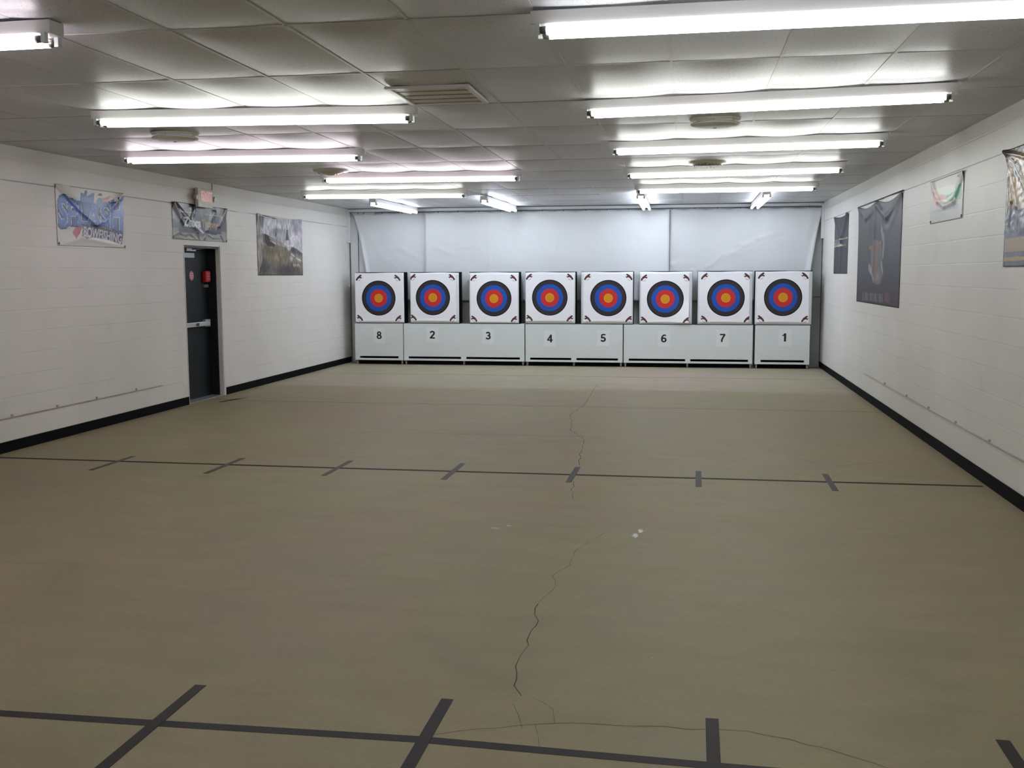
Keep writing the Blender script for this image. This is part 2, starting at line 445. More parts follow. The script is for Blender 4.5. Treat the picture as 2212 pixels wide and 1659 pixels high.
for px, py, wx, wy in ((1372, 1157, .030, .09), (1384, 1147, .022, .10), (1070, 1141, .055, .03), (1098, 1136, .03, .03), (1408, 1421, .012, .012)):
    c0 = on_z(px, py); n = 9
    b.quad([(c0.x+wx*.7*math.cos(2*math.pi*q/n)*random.uniform(.6, 1.2), c0.y+wy*.7*math.sin(2*math.pi*q/n)*random.uniform(.6, 1.2), .0007) for q in range(n)], 4)
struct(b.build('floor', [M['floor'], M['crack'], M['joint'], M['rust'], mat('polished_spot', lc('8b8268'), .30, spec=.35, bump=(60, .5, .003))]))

# left wall with the door opening
DY0, DY1, DZ = 12.0, 13.0, 2.0
REC = -6.34
b = MB()
b.box(XL-.22, XL, YR, DY0, 0, ZC+.1); b.box(XL-.22, XL, DY1, YB+.1, 0, ZC+.1); b.box(XL-.22, XL, DY0, DY1, DZ, ZC+.1)
struct(b.build('wall_left', M['wall_l']))
b = MB(); b.box(XR, XR+.2, YR, YB+.1, 0, ZC+.1); struct(b.build('wall_right', M['wall_r']))
b = MB(); b.box(XL, XR, YB, YB+.15, 0, ZC+.1); struct(b.build('wall_back', M['wall_b']))
b = MB(); b.box(XL, XR, YR-.15, YR, 0, ZC+.1); struct(b.build('wall_rear', mat('rear_wall_paint', lc('8d8a84'), .6)))
b = MB(); b.box(XL, XL+.008, YR, DY0-.003, 0, .1); b.box(XL, XL+.008, DY1+.045, YB-.11, 0, .1); struct(b.build('baseboard_left', M['base']))
b = MB(); b.box(XR-.008, XR, YR, YB-.11, 0, .1); struct(b.build('baseboard_right', M['base']))

# ceiling: sagging 2x4 foot tiles between painted bars
TXW, TYW = .6096, 1.2192
xs = [XL]+[GX+TXW*i for i in range(-12, 14) if XL+.03 < GX+TXW*i < XR-.03]+[XR]
ys = [YR]+[GY+TYW*j for j in range(-12, 14) if YR+.03 < GY+TYW*j < YB-.03]+[YB]
b = MB()
for x0, x1 in zip(xs[:-1], xs[1:]):
    for y0, y1 in zip(ys[:-1], ys[1:]):
        sag = random.uniform(.010, .020)*min(1, (x1-x0)/TXW)*min(1, (y1-y0)/TYW); e = random.uniform(0, .002)
        def fn(u, v, x0=x0, x1=x1, y0=y0, y1=y1, sag=sag, e=e):
            s = (1-(2*u-1)**2)*.9+.1*math.sin(math.pi*u); t = (1-(2*v-1)**4)
            return (x0+(x1-x0)*u, y0+(y1-y0)*v, ZC+.004-e-sag*s*t)
        b.grid(fn, 8, 10, flip=True)
struct(b.build('ceiling', M['ceil']))
b = MB()
for x in xs[1:-1]: b.box(x-.010, x+.010, YR, YB, ZC-.0005, ZC+.012)
for y in ys[1:-1]: b.box(XL, XR, y-.007, y+.007, ZC-.0005, ZC+.011)
b.box(XL, XL+.02, YR, YB, ZC-.003, ZC+.01); b.box(XR-.02, XR, YR, YB, ZC-.003, ZC+.01)
struct(b.build('trim_1', M['bar']))
b = MB(); b.box(XL-.1, XR+.1, YR-.1, YB+.1, ZC+.03, ZC+.08); struct(b.build('trim_2', M['gap']))

# back corner panels
b = MB(); b.box(2.085, XR-.012, YB-.1, YB-.05, .0, 1.205); b.box(2.085, XR-.012, YB-.1, YB-.05, 1.215, ZC-.065); struct(b.build('trim_3', M['panel']))
b = MB(); b.box(XL+.03, XL+.17, YB-.1, YB-.05, 0, ZC-.06); b.box(XL+.19, XL+.5, YB-.1, YB-.05, 0, ZC-.06); struct(b.build('trim_4', M['trim']))
b = MB(); b.box(XL, XR, YB-.15, YB-.09, ZC-.060, ZC-.010); struct(b.build('trim_5', M['white']))
b = MB(); b.box(XL+.0, XL+.05, YB-.24, YB-.16, 2.21, ZC-.03); struct(b.build('trim_6', M['trim']))
b = MB(); b.box(XR-.045, XR, YB-.24, YB-.16, 2.21, ZC-.03); struct(b.build('trim_7', M['trim']))

# ------------------------------------------------------------------ door
b = MB(); b.box(REC-.045, REC, DY0, DY1, .012, DZ); 
door = struct(b.build('door_1', M['door']))
b = MB()
b.box(REC-.02, XL+.004, DY1-.012, DY1+.001, 0, DZ); b.box(XL-.05, XL+.012, DY1-.002, DY1+.045, 0, DZ+.01)
b.build('door_jamb', M['jamb'], door)
b = MB(); b.box(REC, XL-.05, DY1-.03, DY1-.012, 0.012, DZ-.03); b.build('door_stop', M['blk'], door)
b = MB(); b.box(XL-.02, XL+.006, DY0-.001, DY0+.012, 0, DZ); b.build('door_jamb', M['edge'], door)
b = MB(); b.box(REC-.02, XL, DY0, DY1, DZ-.03, DZ); b.build('door_header', M['blk'], door)
b = MB(); b.box(REC, XL-.005, DY0, DY1, .0, .012); b.build('threshold', M['alu'], door)
b = MB(); b.box(REC, REC+.05, 12.30, 12.55, 1.935, 1.975); b.tube((REC+.05, 12.45, 1.955), (REC+.09, 12.75, 1.975), .008); b.build('door_closer', M['alu'], door)
b = MB(); b.box(REC, REC+.002, 12.22, 12.60, 1.85, 1.91); b.build('notice_strip', M['sticker'], door)
b = MB(); b.tube((REC, 12.50, 1.617), (REC+.003, 12.50, 1.617), .062, 28); b.build('round_sticker', M['pink'], door)
b = MB(); 
for k in (-.028, 0, .028): b.box(REC+.003, REC+.0036, 12.46, 12.54, 1.617+k-.005, 1.617+k+.005)
b.build('sticker_lines', M['sticker'], door)
b = MB(); b.box(REC, REC+.06, 12.80, 12.93, 1.53, 1.68); bx = b.build('alarm_box', M['red'], door, bevel=.012)
b = MB(); 
for k in (1.645, 1.61, 1.575): b.box(REC+.06, REC+.0612, 12.83, 12.91, k-.009, k+.009)
b.build('alarm_lettering', M['pink'], bx)
b = MB(); b.box(REC, REC+.03, 12.82, 12.92, 1.46, 1.50); b.build('alarm_lock', M['castmetal'], door)
b = MB(); b.box(REC+.03, REC+.075, 12.05, 12.84, .955, 1.015); b.box(REC, REC+.05, 12.76, 12.9, .94, 1.04); b.build('panic_bar', M['alu'], door, bevel=.006)
b = MB(); b.box(REC+.075, REC+.077, 12.44, 12.52, .965, 1.003); b.build('bar_latch', M['blk'], door)

# ------------------------------------------------------------------ wall cables low on the walls
def cable(x, y0, y1, z0, z1, label, clips):
    t = thing('wall_cable', label, 'cable', (x, (y0+y1)/2, z0)); s = 1 if x < 0 else -1
    b = MB(); b.tube((s*.007, y0-(y0+y1)/2, 0), (s*.007, y1-(y0+y1)/2, z1-z0), .006, 8); b.build('cable', M['cable'], t)
    for yy in clips:
        k = (yy-y0)/(y1-y0); b = MB(); b.box(min(s*.0, s*.016), max(0, s*.016), yy-(y0+y1)/2-.012, yy-(y0+y1)/2+.012, (z1-z0)*k-.004, (z1-z0)*k+.024)
        b.build('clip', M['cable'], t)
cable(XL, 5.0, 11.34, .32, .316, 'thin painted cable clipped low along the left wall before the door', [6.6, 7.6, 8.55, 9.25, 9.95, 10.75])
cable(XR, 5.5, 13.75, .345, .327, 'thin painted cable clipped low along the right wall', [6.3, 7.2, 8.2, 9.2, 10.2, 11.2, 12.4])

# ------------------------------------------------------------------ floor tape
def tape(name, pts, w, label, cat, mt, group=None):
    cx = sum(p[0] for p in pts)/len(pts); cy = sum(p[1] for p in pts)/len(pts)
    b = MB()
    for (x0, y0), (x1, y1) in zip(pts[:-1], pts[1:]):
        dx, dy = x1-x0, y1-y0; L = math.hypot(dx, dy); nx, ny = -dy/L*w/2, dx/L*w/2
        q = [(x0+nx-cx, y0+ny-cy), (x0-nx-cx, y0-ny-cy), (x1-nx-cx, y1-ny-cy), (x1+nx-cx, y1+ny-cy)]
        h = .0006 if 'lane' not in name else .0014
        k = len(b.v); b.v += [(a, c, .0005) for a, c in q]+[(a, c, .0005+h) for a, c in q]
        for fq in ((3, 2, 1, 0), (4, 5, 6, 7), (0, 1, 5, 4), (1, 2, 6, 5), (2, 3, 7, 6), (3, 0, 4, 7)):
            b.f.append([k+i for i in fq]); b.mi.append(0); b.sm.append(False)
    return tag(b.build(name, mt, loc=(cx, cy, 0)), label, cat, group)
tape('floor_tape_line', [(-6.1, 3.28), (-2.505, 3.305), (-1.911, 3.318), (-.897, 3.345), (.112, 3.312), (2.2, 3.26)], .048, 'long charcoal tape line across the floor nearest the camera', 'tape', M['tape'])
tape('floor_tape_line', [(-6.15, 8.20), (-2.9, 8.17), (2.25, 8.19)], .048, 'long thin dark tape line across the middle of the floor', 'tape', M['line'])
nl = ['leftmost', 'second from left', 'third from left', 'rightmost']
for i, (x, y0, y1) in enumerate(((-1.888, 2.86, 3.67), (-.887, 2.90, 3.695), (.111, 2.92, 3.68), (1.107, 2.95, 3.663))):
    tape('lane_mark', [(x-.002, y0), (x+.003, y1)], .047, 'charcoal tape lane mark crossing the nearest tape line, %s of four' % nl[i], 'tape', M['tape'], 'lane marks on the nearest tape line')
nm = ['leftmost, nearest the left wall', 'second from the left', 'third from the left', 'fourth, in the middle', 'third from the right, by the floor crack', 'second from the right', 'rightmost, nearest the right wall']
for i, (x, y0, y1) in enumerate(((-4.907, 7.765, 8.434), (-3.882, 7.78, 8.49), (-2.885, 7.83, 8.52), (-1.885, 7.83, 8.54), (-.888, 7.87, 8.515), (.115, 7.845, 8.48), (1.125, 7.845, 8.512))):
    tape('lane_mark', [(x-.003, y0), (x+.003, y1)], .047, 'grey lane mark on the far tape line, %s' % nm[i], 'tape', M['tape_g'], 'lane marks on the far tape line')

# ------------------------------------------------------------------ fluorescent fixtures
HW = .055
def fixture_parts(t, Lh, tint, strength, spread=.05):
    """local x along the fixture, z=0 at the ceiling"""
    b = MB(); h = Lh+.045
    b.box(-h, h, -HW, HW, -.074, -.012)
    b.box(-h+.25, -h+.35, -.02, .02, -.012, -.004); b.box(h-.35, h-.25, -.02, .02, -.012, -.004)
    b.build('housing', M['housing'], t, bevel=.004)
    em = emis('lit_tube', tint, strength)
    for sy in (-1, 1):
        y = sy*spread
        b = MB(); b.tube((-Lh+.03, y, -.1), (Lh-.03, y, -.1), .019, 14)
        tb = b.build('tube', em, t)
        for sx in (-1, 1):
            b = MB(); b.tube((sx*(Lh-.03), y, -.1), (sx*Lh, y, -.1), .0185, 14, r2=.0165); b.build('end_cap', M['cap'], tb)
            b = MB(); b.box(min(sx*Lh, sx*(Lh+.022)), max(sx*Lh, sx*(Lh+.022)), y-.013, y+.013, -.118, -.07); b.build('lampholder', M['holder'], t)
WARM = (1, .93, .97); GRN = (.965, 1, .93); NEU = (.975, 1, .965); BLU = (.93, .97, 1.0); COOL = (.86, .94, 1.08)
PINK = (1, .90, .985)
FX = [
 ('L', (-5.30, 4.60), (-2.98, 4.545), PINK, 'fluorescent strip light at the left edge, nearest of the left lights, cut by the frame'),
 ('L', (-4.227, 7.023), (-1.954, 7.236), GRN, 'long fluorescent strip light on the left side, second nearest, below the square vent'),
 ('L', (-5.355, 9.337), (-3.09, 9.552), PINK, 'long fluorescent strip light third along the left side, before the round diffuser'),
 ('L', (-4.223, 11.756), (-1.953, 11.932), PINK, 'long fluorescent strip light fourth along the left side, offset towards the middle'),
 ('L', (-5.384, 14.127), (-3.112, 14.358), GRN, 'long fluorescent strip light furthest along the left side, above the hunting poster'),
 ('R', (-.672, 4.801), (1.66, 4.772), BLU, 'largest and nearest fluorescent strip light at upper right, cut by the frame'),
 ('R', (-.686, 7.265), (1.627, 7.02), NEU, 'long fluorescent strip light second nearest on the right side'),
 ('R', (-.667, 9.545), (1.641, 9.391), NEU, 'long fluorescent strip light third along the right side, between the two round diffusers'),
 ('R', (-.668, 11.911), (1.632, 11.691), NEU, 'long fluorescent strip light fourth along the right side, just beyond the toothed round diffuser'),
 ('R', (-.667, 14.135), (1.644, 14.167), NEU, 'long fluorescent strip light furthest along the right side, before the slanting back lights'),
 ('D', (-4.877, 15.737), (-4.817, 17.98), COOL, 'strip light pointing at the back wall, leftmost of four, above the first targets'),
 ('D', (-3.072, 15.608), (-3.007, 17.865), COOL, 'strip light pointing at the back wall, second from left, above target three'),
 ('D', (-.678, 15.254), (-.696, 17.98), COOL, 'strip light pointing at the back wall, third from left, above target six'),
 ('D', (1.117, 15.374), (1.116, 18.02), COOL, 'strip light pointing at the back wall, rightmost of four, above target seven'),
]
FX += [('L', (-5.3, -.1), (-3.0, -.06), PINK, 'unseen strip light added on the left side, overhead behind the viewer'), ('R', (-.67, -.12), (1.65, -.10), NEU, 'unseen strip light added on the right side, overhead behind the viewer'), ('L', (-4.20, 2.30), (-1.92, 2.36), GRN, 'unseen strip light added on the left side, overhead and just outside the view'), ('R', (-.67, 2.32), (1.65, 2.30), NEU, 'unseen strip light added on the right side, overhead and just outside the view')]  # unseen fixtures continuing the rows, added to brighten the near floor
GN = {'L': 'strip lights on the left side of the ceiling', 'R': 'strip lights on the right side of the ceiling', 'D': 'strip lights pointing at the back wall'}
for kind, a, c, tint, lab in FX:
    dx, dy = c[0]-a[0], c[1]-a[1]; L = math.hypot(dx, dy)/2
    t = thing('fluorescent_fixture', lab, 'light', ((a[0]+c[0])/2, (a[1]+c[1])/2, ZC-.002), math.atan2(dy, dx), GN[kind])
    fixture_parts(t, L, tint, TUBE*({-4.877: 1.3, 1.117: 1.2}.get(a[0], 2.2) if kind == 'D' else 1))

# ------------------------------------------------------------------ diffusers and vent
def diffuser(x, y, label, kind):
    t = thing('ceiling_diffuser', label, 'vent', (x, y, ZC-.018), 0, 'round ceiling diffusers')
    if kind == 'plate':
        b = MB(); b.lathe([(.001, -.044), (.17, -.040), (.19, -.034), (.19, -.026), (.001, -.024)]); b.build('plate', M['plate'], t)
        b = MB(); b.lathe([(.20, .008), (.19, -.006), (.15, -.004), (.12, .012)]); b.build('collar', M['vent'], t)
        b = MB(); b.lathe([(.001, .0), (.14, .0)]); b.build('throat', M['vent'], t)
        for k in range(3):
            an = k*2.094+.5; b = MB(); b.tube((.12*math.cos(an), .12*math.sin(an), -.042), (.16*math.cos(an), .16*math.sin(an), .0), .004, 6); b.build('strut', M['plate'], t)
        b = MB(); b.lathe([(.001, -.064), (.012, -.062), (.014, -.055)]); b.build('screw', M['alu'], t)
    else:
        b = MB(); b.lathe([(.205, .012), (.20, -.004), (.17, -.006), (.15, -.018)]); b.build('outer_ring', M['vent'], t)
        b = MB(); b.lathe([(.001, -.001), (.16, -.001)]); b.build('throat', M['ventd'], t)
        if kind == 'cone':
            for r, z in ((.145, -.012), (.105, -.022), (.065, -.032)):
                b = MB(); b.lathe([(r, z), (r-.025, z-.012), (r-.03, z+.008)]); b.build('cone_ring', M['vent'], t)
            b = MB(); b.lathe([(.001, -.05), (.04, -.046), (.045, -.035)]); b.build('centre_cap', M['vent'], t)
        else:
            for k in range(28):
                an = 2*math.pi*k/28; b = MB(); ca, sa = math.cos(an), math.sin(an)
                b.quad([(.155*ca-.008*sa, .155*sa+.008*ca, -.016), (.155*ca+.008*sa, .155*sa-.008*ca, -.016), (.185*ca+.003*sa, .185*sa-.003*ca, -.034), (.185*ca-.003*sa, .185*sa+.003*ca, -.034)])
                b.box(0, 0, 0, 0, 0, 0) if False else None
                b.build('tooth', M['rail'], t)
            b = MB(); b.lathe([(.001, -.03), (.13, -.026), (.15, -.012)]); b.build('centre_cap', M['ventd'], t)
diffuser(-4.29, 8.26, 'flat round diffuser plate hanging behind the second left strip light', 'plate')
diffuser(.20, 8.30, 'flat round diffuser plate hanging behind the second right strip light', 'plate')
diffuser(.20, 11.46, 'round diffuser with a toothed rim on the right side of the ceiling', 'tooth')
diffuser(-4.06, 11.49, 'round stepped diffuser before the fourth left strip light', 'cone')

t = thing('return_vent', 'square louvred return air vent in the ceiling above the second left strip light', 'vent', (-1.64, 6.78, ZC-.014))
b = MB(); X, Y = .275, .33
b.box(-X, X, -Y, -Y+.04, -.016, 0); b.box(-X, X, Y-.04, Y, -.016, 0); b.box(-X, -X+.035, -Y+.04, Y-.04, -.016, 0); b.box(X-.035, X, -Y+.04, Y-.04, -.016, 0)
b.build('frame', M['housing'], t, bevel=.003)
b = MB(); b.box(-X+.03, X-.03, -Y+.03, Y-.03, -.0040, -.001); b.build('backing', M['blk'], t)
for k in range(4):
    y = -Y+.105+(2*Y-.21)*k/3; b = MB()
    b.box(-X+.035, X-.035, y-.066, y+.040, -.0075, -.0055)
    for q in range(40):
        xx = -X+.042+q*(2*X-.084)/39; b.box(xx-.0025, xx+.0025, y+.040, y+.070, -.0075, -.0060)
    b.build('louvre', M['vent'], t)

# ------------------------------------------------------------------ exit sign
t = thing('exit_sign', 'beige illuminated exit sign above the black door with red letters', 'sign', (XL, 12.50, 2.485))
b = MB(); b.box(.036, .078, -.21, .20, 0, .24); b.box(0, .036, -.16, .15, .06, .22); b.build('case', M['beige'], t, bevel=.006)
b = MB(); b.box(.078, .080, -.11, .15, .075, .215); b.build('face_panel', M['pink'] if False else mat('pale_pink_panel', lc('dcbfba'), .3), t)
for sy in (-1, 1):
    b = MB(); b.tube((.04, -.006+sy*.205, .13), (.04, -.006+sy*.225, .13), .012, 10); b.tube((.03, sy*.24, .13), (.085, sy*.245, .12), .03, 16, r2=.036)
    h = b.build('lamp_head', M['beige2'], t)
    b = MB(); b.tube((.085, sy*.245, .12), (.090, sy*.2455, .119), .031, 16); b.build('lens', M['lens'], h)
text_obj('letters', 'EXIT', M['letter'], t, (.0815, .02, .148), .115, (0, 0, math.pi/2), .02)
b = MB(); b.tube((XL+.008, 12.835, 2.56), (XL+.008, 12.835, ZC), .006, 8); tag(b.build('wall_conduit', M['cable']), 'thin conduit running from the ceiling down beside the exit sign', 'conduit')

# ------------------------------------------------------------------ banners
def on(px, py, X, base):            # photo point -> sheet coordinates
    p = on_x(px, py, X)
    return ((p.y-base[0]), p.z-base[1]) if X < 0 else ((base[0]-p.y), p.z-base[1])
def grommets(t, pts, nrm):
    for (y, z) in pts:
        b = MB(); b.tube((nrm*.004, y, z), (nrm*.010, y, z), .012, 12); b.build('grommet', M['grom'], t)

# blue fishing banner
by, bz, W, H = 9.395, 1.925, 1.26, .605
t = thing('fishing_banner', 'white vinyl banner with big blue lettering hung on the left wall', 'banner', (XL, by+W/2, bz), 0)
P = Print(W, H, .0065, 'cfccc4')
cc = lambda x, y: on(110+x/11.06, 390+y/11.06, XL, (by, bz))
def pp(l): return [cc(*q) for q in l]
P.poly(pp([(690, 500), (700, 300), (740, 290), (770, 330), (800, 240), (850, 230), (860, 300), (840, 380), (930, 330), (990, 290), (1030, 310), (1010, 520)]), '3b5f93')
P.poly(pp([(720, 400), (1000, 400), (1010, 560), (720, 560)]), '5d77b4')
P.poly(pp([(1090, 360), (1140, 310), (1210, 320), (1220, 370)]), '35506f'); P.poly(pp([(1080, 480), (1130, 410), (1220, 420), (1250, 600), (1060, 600)]), '5f7fae')
P.poly(pp([(1140, 700), (1240, 430), (1430, 355), (1350, 520), (1200, 680)]), 'c98583'); P.poly(pp([(1240, 440), (1430, 355), (1370, 440), (1230, 470)]), 'a5484a')
P.poly(pp([(510, 1250), (560, 1130), (760, 1080), (690, 1250), (600, 1400), (560, 1330)]), 'b3545a')
body = pp([(160, 700), (150, 420), (250, 330), (340, 350), (400, 420), (600, 470), (720, 500), (1040, 550), (1180, 640), (1400, 530), (1540, 520), (1690, 460), (1730, 700), (1720, 1270),
           (1600, 1220), (1460, 1160), (1340, 1110), (1240, 1060), (740, 1050), (720, 1080), (560, 1080), (430, 1060), (370, 1130), (230, 1130), (170, 1060)])
P.poly([(u-.008, v-.014) for u, v in body], '22263f'); P.poly(body, '3f5a9e')
P.blob(*cc(300, 650), .10, .10, '6b7ec0', .8); P.blob(*cc(1100, 650), .13, .05, '6f83c2', .7); P.blob(*cc(1620, 900), .07, .14, '6476ba', .8)
P.blob(*cc(600, 650), .12, .08, '2f5184', .7); P.blob(*cc(1000, 850), .14, .05, '2c4580', .7); P.blob(*cc(1300, 760), .10, .07, '33507f', .7); P.blob(*cc(330, 980), .09, .06, '6268a8', .7)
def arc(s, t):          # SPLASH follows the banner, sagging in the middle
    x = 165+s*1550; top = 345+235*math.sin(math.pi*min(1, s*1.02)); bot = 1075+60*s+(90*(s-.75)*4 if s > .75 else 0)
    return cc(x, bot+(top-bot)*t)
P.text('SPLASH', arc, 'c9d2ea', .052, .045, '1d2240'); P.text('SPLASH', arc, '4f6fb8', .035)
for l in ([(190, 380), (270, 330), (340, 350), (400, 425), (520, 440)], [(1400, 540), (1530, 520), (1660, 465)], [(720, 1060), (1240, 1090), (1450, 1170), (1700, 1270)]):
    P.line(pp(l), .016, '1a1b2c')
P.poly(pp([(750, 1080), (900, 1070), (1250, 1120), (1720, 1290), (1690, 1530), (1600, 1500), (1300, 1400), (1000, 1370), (840, 1390), (740, 1330)]), '2b2845')
P.text('BOWFISHING', lambda s, t: cc(765+s*935+t*15-s*20, 1340+150*s+20*s*s-t*(250-20*s)), 'c4bcc6', .03)
P.line(pp([(80, 90), (150, 1540)]), .012, '6d6a60')
P.line(pp([(90, 80), (1700, 320)]), .006, '8c897f'); P.line(pp([(160, 1550), (1770, 1610)]), .008, 'a5a298')
cz = creases([(0, 1, .3, .62, .02, .018), (0, 1, .55, .4, .05, .02), (1, 1, .8, .7, .03, .018), (1, 1, .6, .45, .06, .018), (0, 0, .35, .15, .05, .015), (.35, .15, 1, .02, .04, .012), (.3, .62, .55, .38, .02, .012), (.55, .38, .75, .5, .02, .01)])
P.mesh('sheet', M['banner'], (0, -W/2, 0), (0, 1, 0), (1, 0, 0), lambda u, v: .28*cz(u, v), t)
grommets(t, [(-W/2+.02, .02), (W/2-.02, .02), (-W/2+.02, H-.02), (W/2-.02, H-.02)], 1)

# grey trophy banner above the door
by, bz, W, H = 11.74, 2.065, 1.50, .455
t = thing('lettered_banner', 'glossy grey banner with white and tan lettering above the door', 'banner', (XL, by+W/2, bz), 0)
P = Print(W, H, .0075, '7f7f88')
cc = lambda x, y: on(360+x/11.06, 390+y/11.06, XL, (by, bz))
P.put((P.V/H > .30)*1.0, '5a5964', 1); P.put(np.clip((.34-P.V/H)*4, 0, 1), 'a3a4a4', 1)
P.poly(pp([(300, 740), (1290, 860), (1300, 1290), (290, 1240)]), '3a3844')
P.poly(pp([(100, 500), (640, 560), (620, 740), (300, 760)]), '2f2c38'); P.poly(pp([(440, 570), (600, 600), (480, 830), (420, 800)]), '55535f')
P.poly(pp([(130, 520), (330, 850), (300, 1000), (130, 900)]), '8d8c92'); P.poly(pp([(1050, 640), (1120, 680), (1060, 830), (900, 800)]), '777b88')
P.poly(pp([(1130, 660), (1400, 690), (1420, 1200), (1290, 1150), (1290, 850), (1080, 820)]), '4d4c56')
P.blob(*cc(830, 780), .05, .06, '7e8a63', .9)
P.line(pp([(280, 735), (700, 790)]), .006, 'a7a49f'); P.line(pp([(880, 815), (1290, 860), (1310, 980)]), .006, 'b3a98c')
P.line(pp([(95, 500), (640, 575)]), .012, '1c1a22'); P.line(pp([(1070, 635), (1410, 690), (1430, 1250)]), .014, '26242c'); P.line(pp([(100, 500), (140, 1390)]), .008, '3b3a40')
P.text('Zebra', lambda s, t: cc(385+s*430, 1100+30*s-t*(245-25*s)), 'dfe2e4', .04)
P.text('Trophy', lambda s, t: cc(830+s*390, 1165+40*s-t*(245-25*s)), 'a68d62', .05)
P.poly(pp([(1040, 1230), (1200, 1250), (1190, 1310), (1040, 1300)]), '2b2a38')
cz = creases([(0, 1, .2, .4, .03, .02), (0, 1, .5, .2, .05, .012), (.38, .85, .3, .45, .03, .015), (.75, .85, .62, .3, .04, .015), (1, 1, .85, .45, .04, .02),
              (.03, .08, .12, .16, .015, .018), (.12, .16, .22, .1, .015, .015), (.22, .1, .28, .17, .012, .015), (.3, .15, .4, .03, .015, .018), (.43, .2, .47, .02, .018, .02),
              (.55, .04, .62, .17, .014, .018), (.62, .17, .72, .1, .015, .015), (.72, .1, .85, .12, .014, .014), (.87, .18, .93, .03, .016, .02), (0, .04, .4, .02, .02, .012)])
P.mesh('sheet', M['banner'], (0, -W/2, 0), (0, 1, 0), (1, 0, 0), lambda u, v: 1.05*cz(u, v), t)
grommets(t, [(-W/2+.02, .02), (W/2-.02, .02), (-W/2+.02, H-.02), (W/2-.02, H-.02)], 1)

# hunting poster
by, bz, W, H = 14.238, 1.615, 1.79, .905
t = thing('hunting_poster', 'mountain hunting scene poster with grey sky and dry grass on the left wall', 'poster', (XL, by+W/2, bz), 0)
P = Print(W, H, .010, '9b98a0')
cc = lambda x, y: on(540+x/11.06, 450+y/11.06, XL, (by, bz))
P.blob(*cc(450, 400), .35, .12, 'aeb0b6', .8); P.blob(*cc(650, 560), .3, .07, '666a78', .9); P.blob(*cc(1100, 420), .18, .12, '73727e', .8); P.blob(*cc(1050, 700), .25, .08, 'b9a9b4', .8)
P.blob(*cc(760, 640), .2, .06, '8a8f9c', .8); P.poly(pp([(190, 160), (330, 170), (300, 500), (200, 330)]), '4b4754', .8)
hill = pp([(150, 650), (300, 600), (430, 650), (640, 760), (820, 880), (930, 1030), (1010, 920), (1120, 980), (1260, 1080), (1270, 1600), (170, 1600)])
P.poly(hill, '6b5f50'); P.poly(pp([(330, 600), (430, 640), (600, 880), (560, 920), (420, 910), (350, 800)]), '2a2426'); P.poly(pp([(440, 690), (620, 740), (860, 880), (840, 930), (600, 860)]), '8b7d78')
P.line(pp([(480, 770), (600, 850)]), .012, 'c9c2bd'); P.poly(pp([(970, 930), (1100, 960), (1240, 1080), (1230, 1130), (1000, 1060)]), '48474c')
P.blob(*cc(620, 1180), .4, .13, '7f7046', .8); P.blob(*cc(450, 1030), .2, .06, '5a4630', .7); P.blob(*cc(1130, 1230), .2, .06, '8a8378', .7); P.blob(*cc(990, 1200), .05, .05, 'c8c7bd', .95)
P.line(pp([(980, 1080), (1050, 1150)]), .014, 'c9c8be'); P.line(pp([(1100, 1190), (1220, 1260)]), .018, 'b3a88f')
P.blob(*cc(300, 1400), .3, .12, '35302f', .9); P.blob(*cc(900, 1480), .5, .10, '332e2e', .9)
P.poly(pp([(860, 500), (905, 500), (915, 760), (840, 770)]), '4d4a54'); P.poly(pp([(600, 580), (630, 590), (610, 680), (595, 680)]), '3a3c44')
P.line(pp([(930, 740), (1030, 650), (1140, 680)]), .02, 'c2b2b8', .7); P.line(pp([(820, 850), (900, 900), (1020, 890)]), .016, 'd0c0c8', .7)
P.poly(pp([(160, 120), (290, 560), (280, 900), (250, 1300), (200, 1560)]), '8a8383', .7); P.line(pp([(300, 880), (240, 1400)]), .012, 'b2aca7', .7)
for k, (xa, xb) in enumerate(((440, 470), (500, 520), (560, 580), (690, 730), (760, 790), (830, 850), (880, 910), (940, 970))):
    P.line(pp([(xa, 330), (xb, 470)]), .016, 'c9c8d0', .8)
for x in (1030, 1070, 1110, 1150): P.line(pp([(x, 1340), (x+22, 1385)]), .014, 'd8cdb4', .9)
P.mottle(9, .15, 1); P.mottle(30, .25, 2, 12); P.c = np.clip((P.c*.6+P.c.mean(2, keepdims=True)*.4)*1.18, 0, 1)
P.line(pp([(145, 105), (620, 205)]), .014, '3b3943'); P.line(pp([(190, 1590), (1260, 1585)]), .012, '2c282c')
cz = creases([(0, 1, .1, .5, .03, .02), (.1, .5, .05, .05, .03, .02), (.25, .98, .35, .78, .02, .012), (.5, .95, .6, .8, .02, .012), (.85, .95, .7, .6, .04, .008), (.7, .6, .9, .3, .03, .006)])
P.mesh('sheet', M['cloth'], (0, -W/2, 0), (0, 1, 0), (1, 0, 0), cz, t,
       shape=lambda u, v: (u*W, v*H-.035*math.sin(math.pi*u)*v**6))
# ---- right wall
NR = (-1, 0, 0)
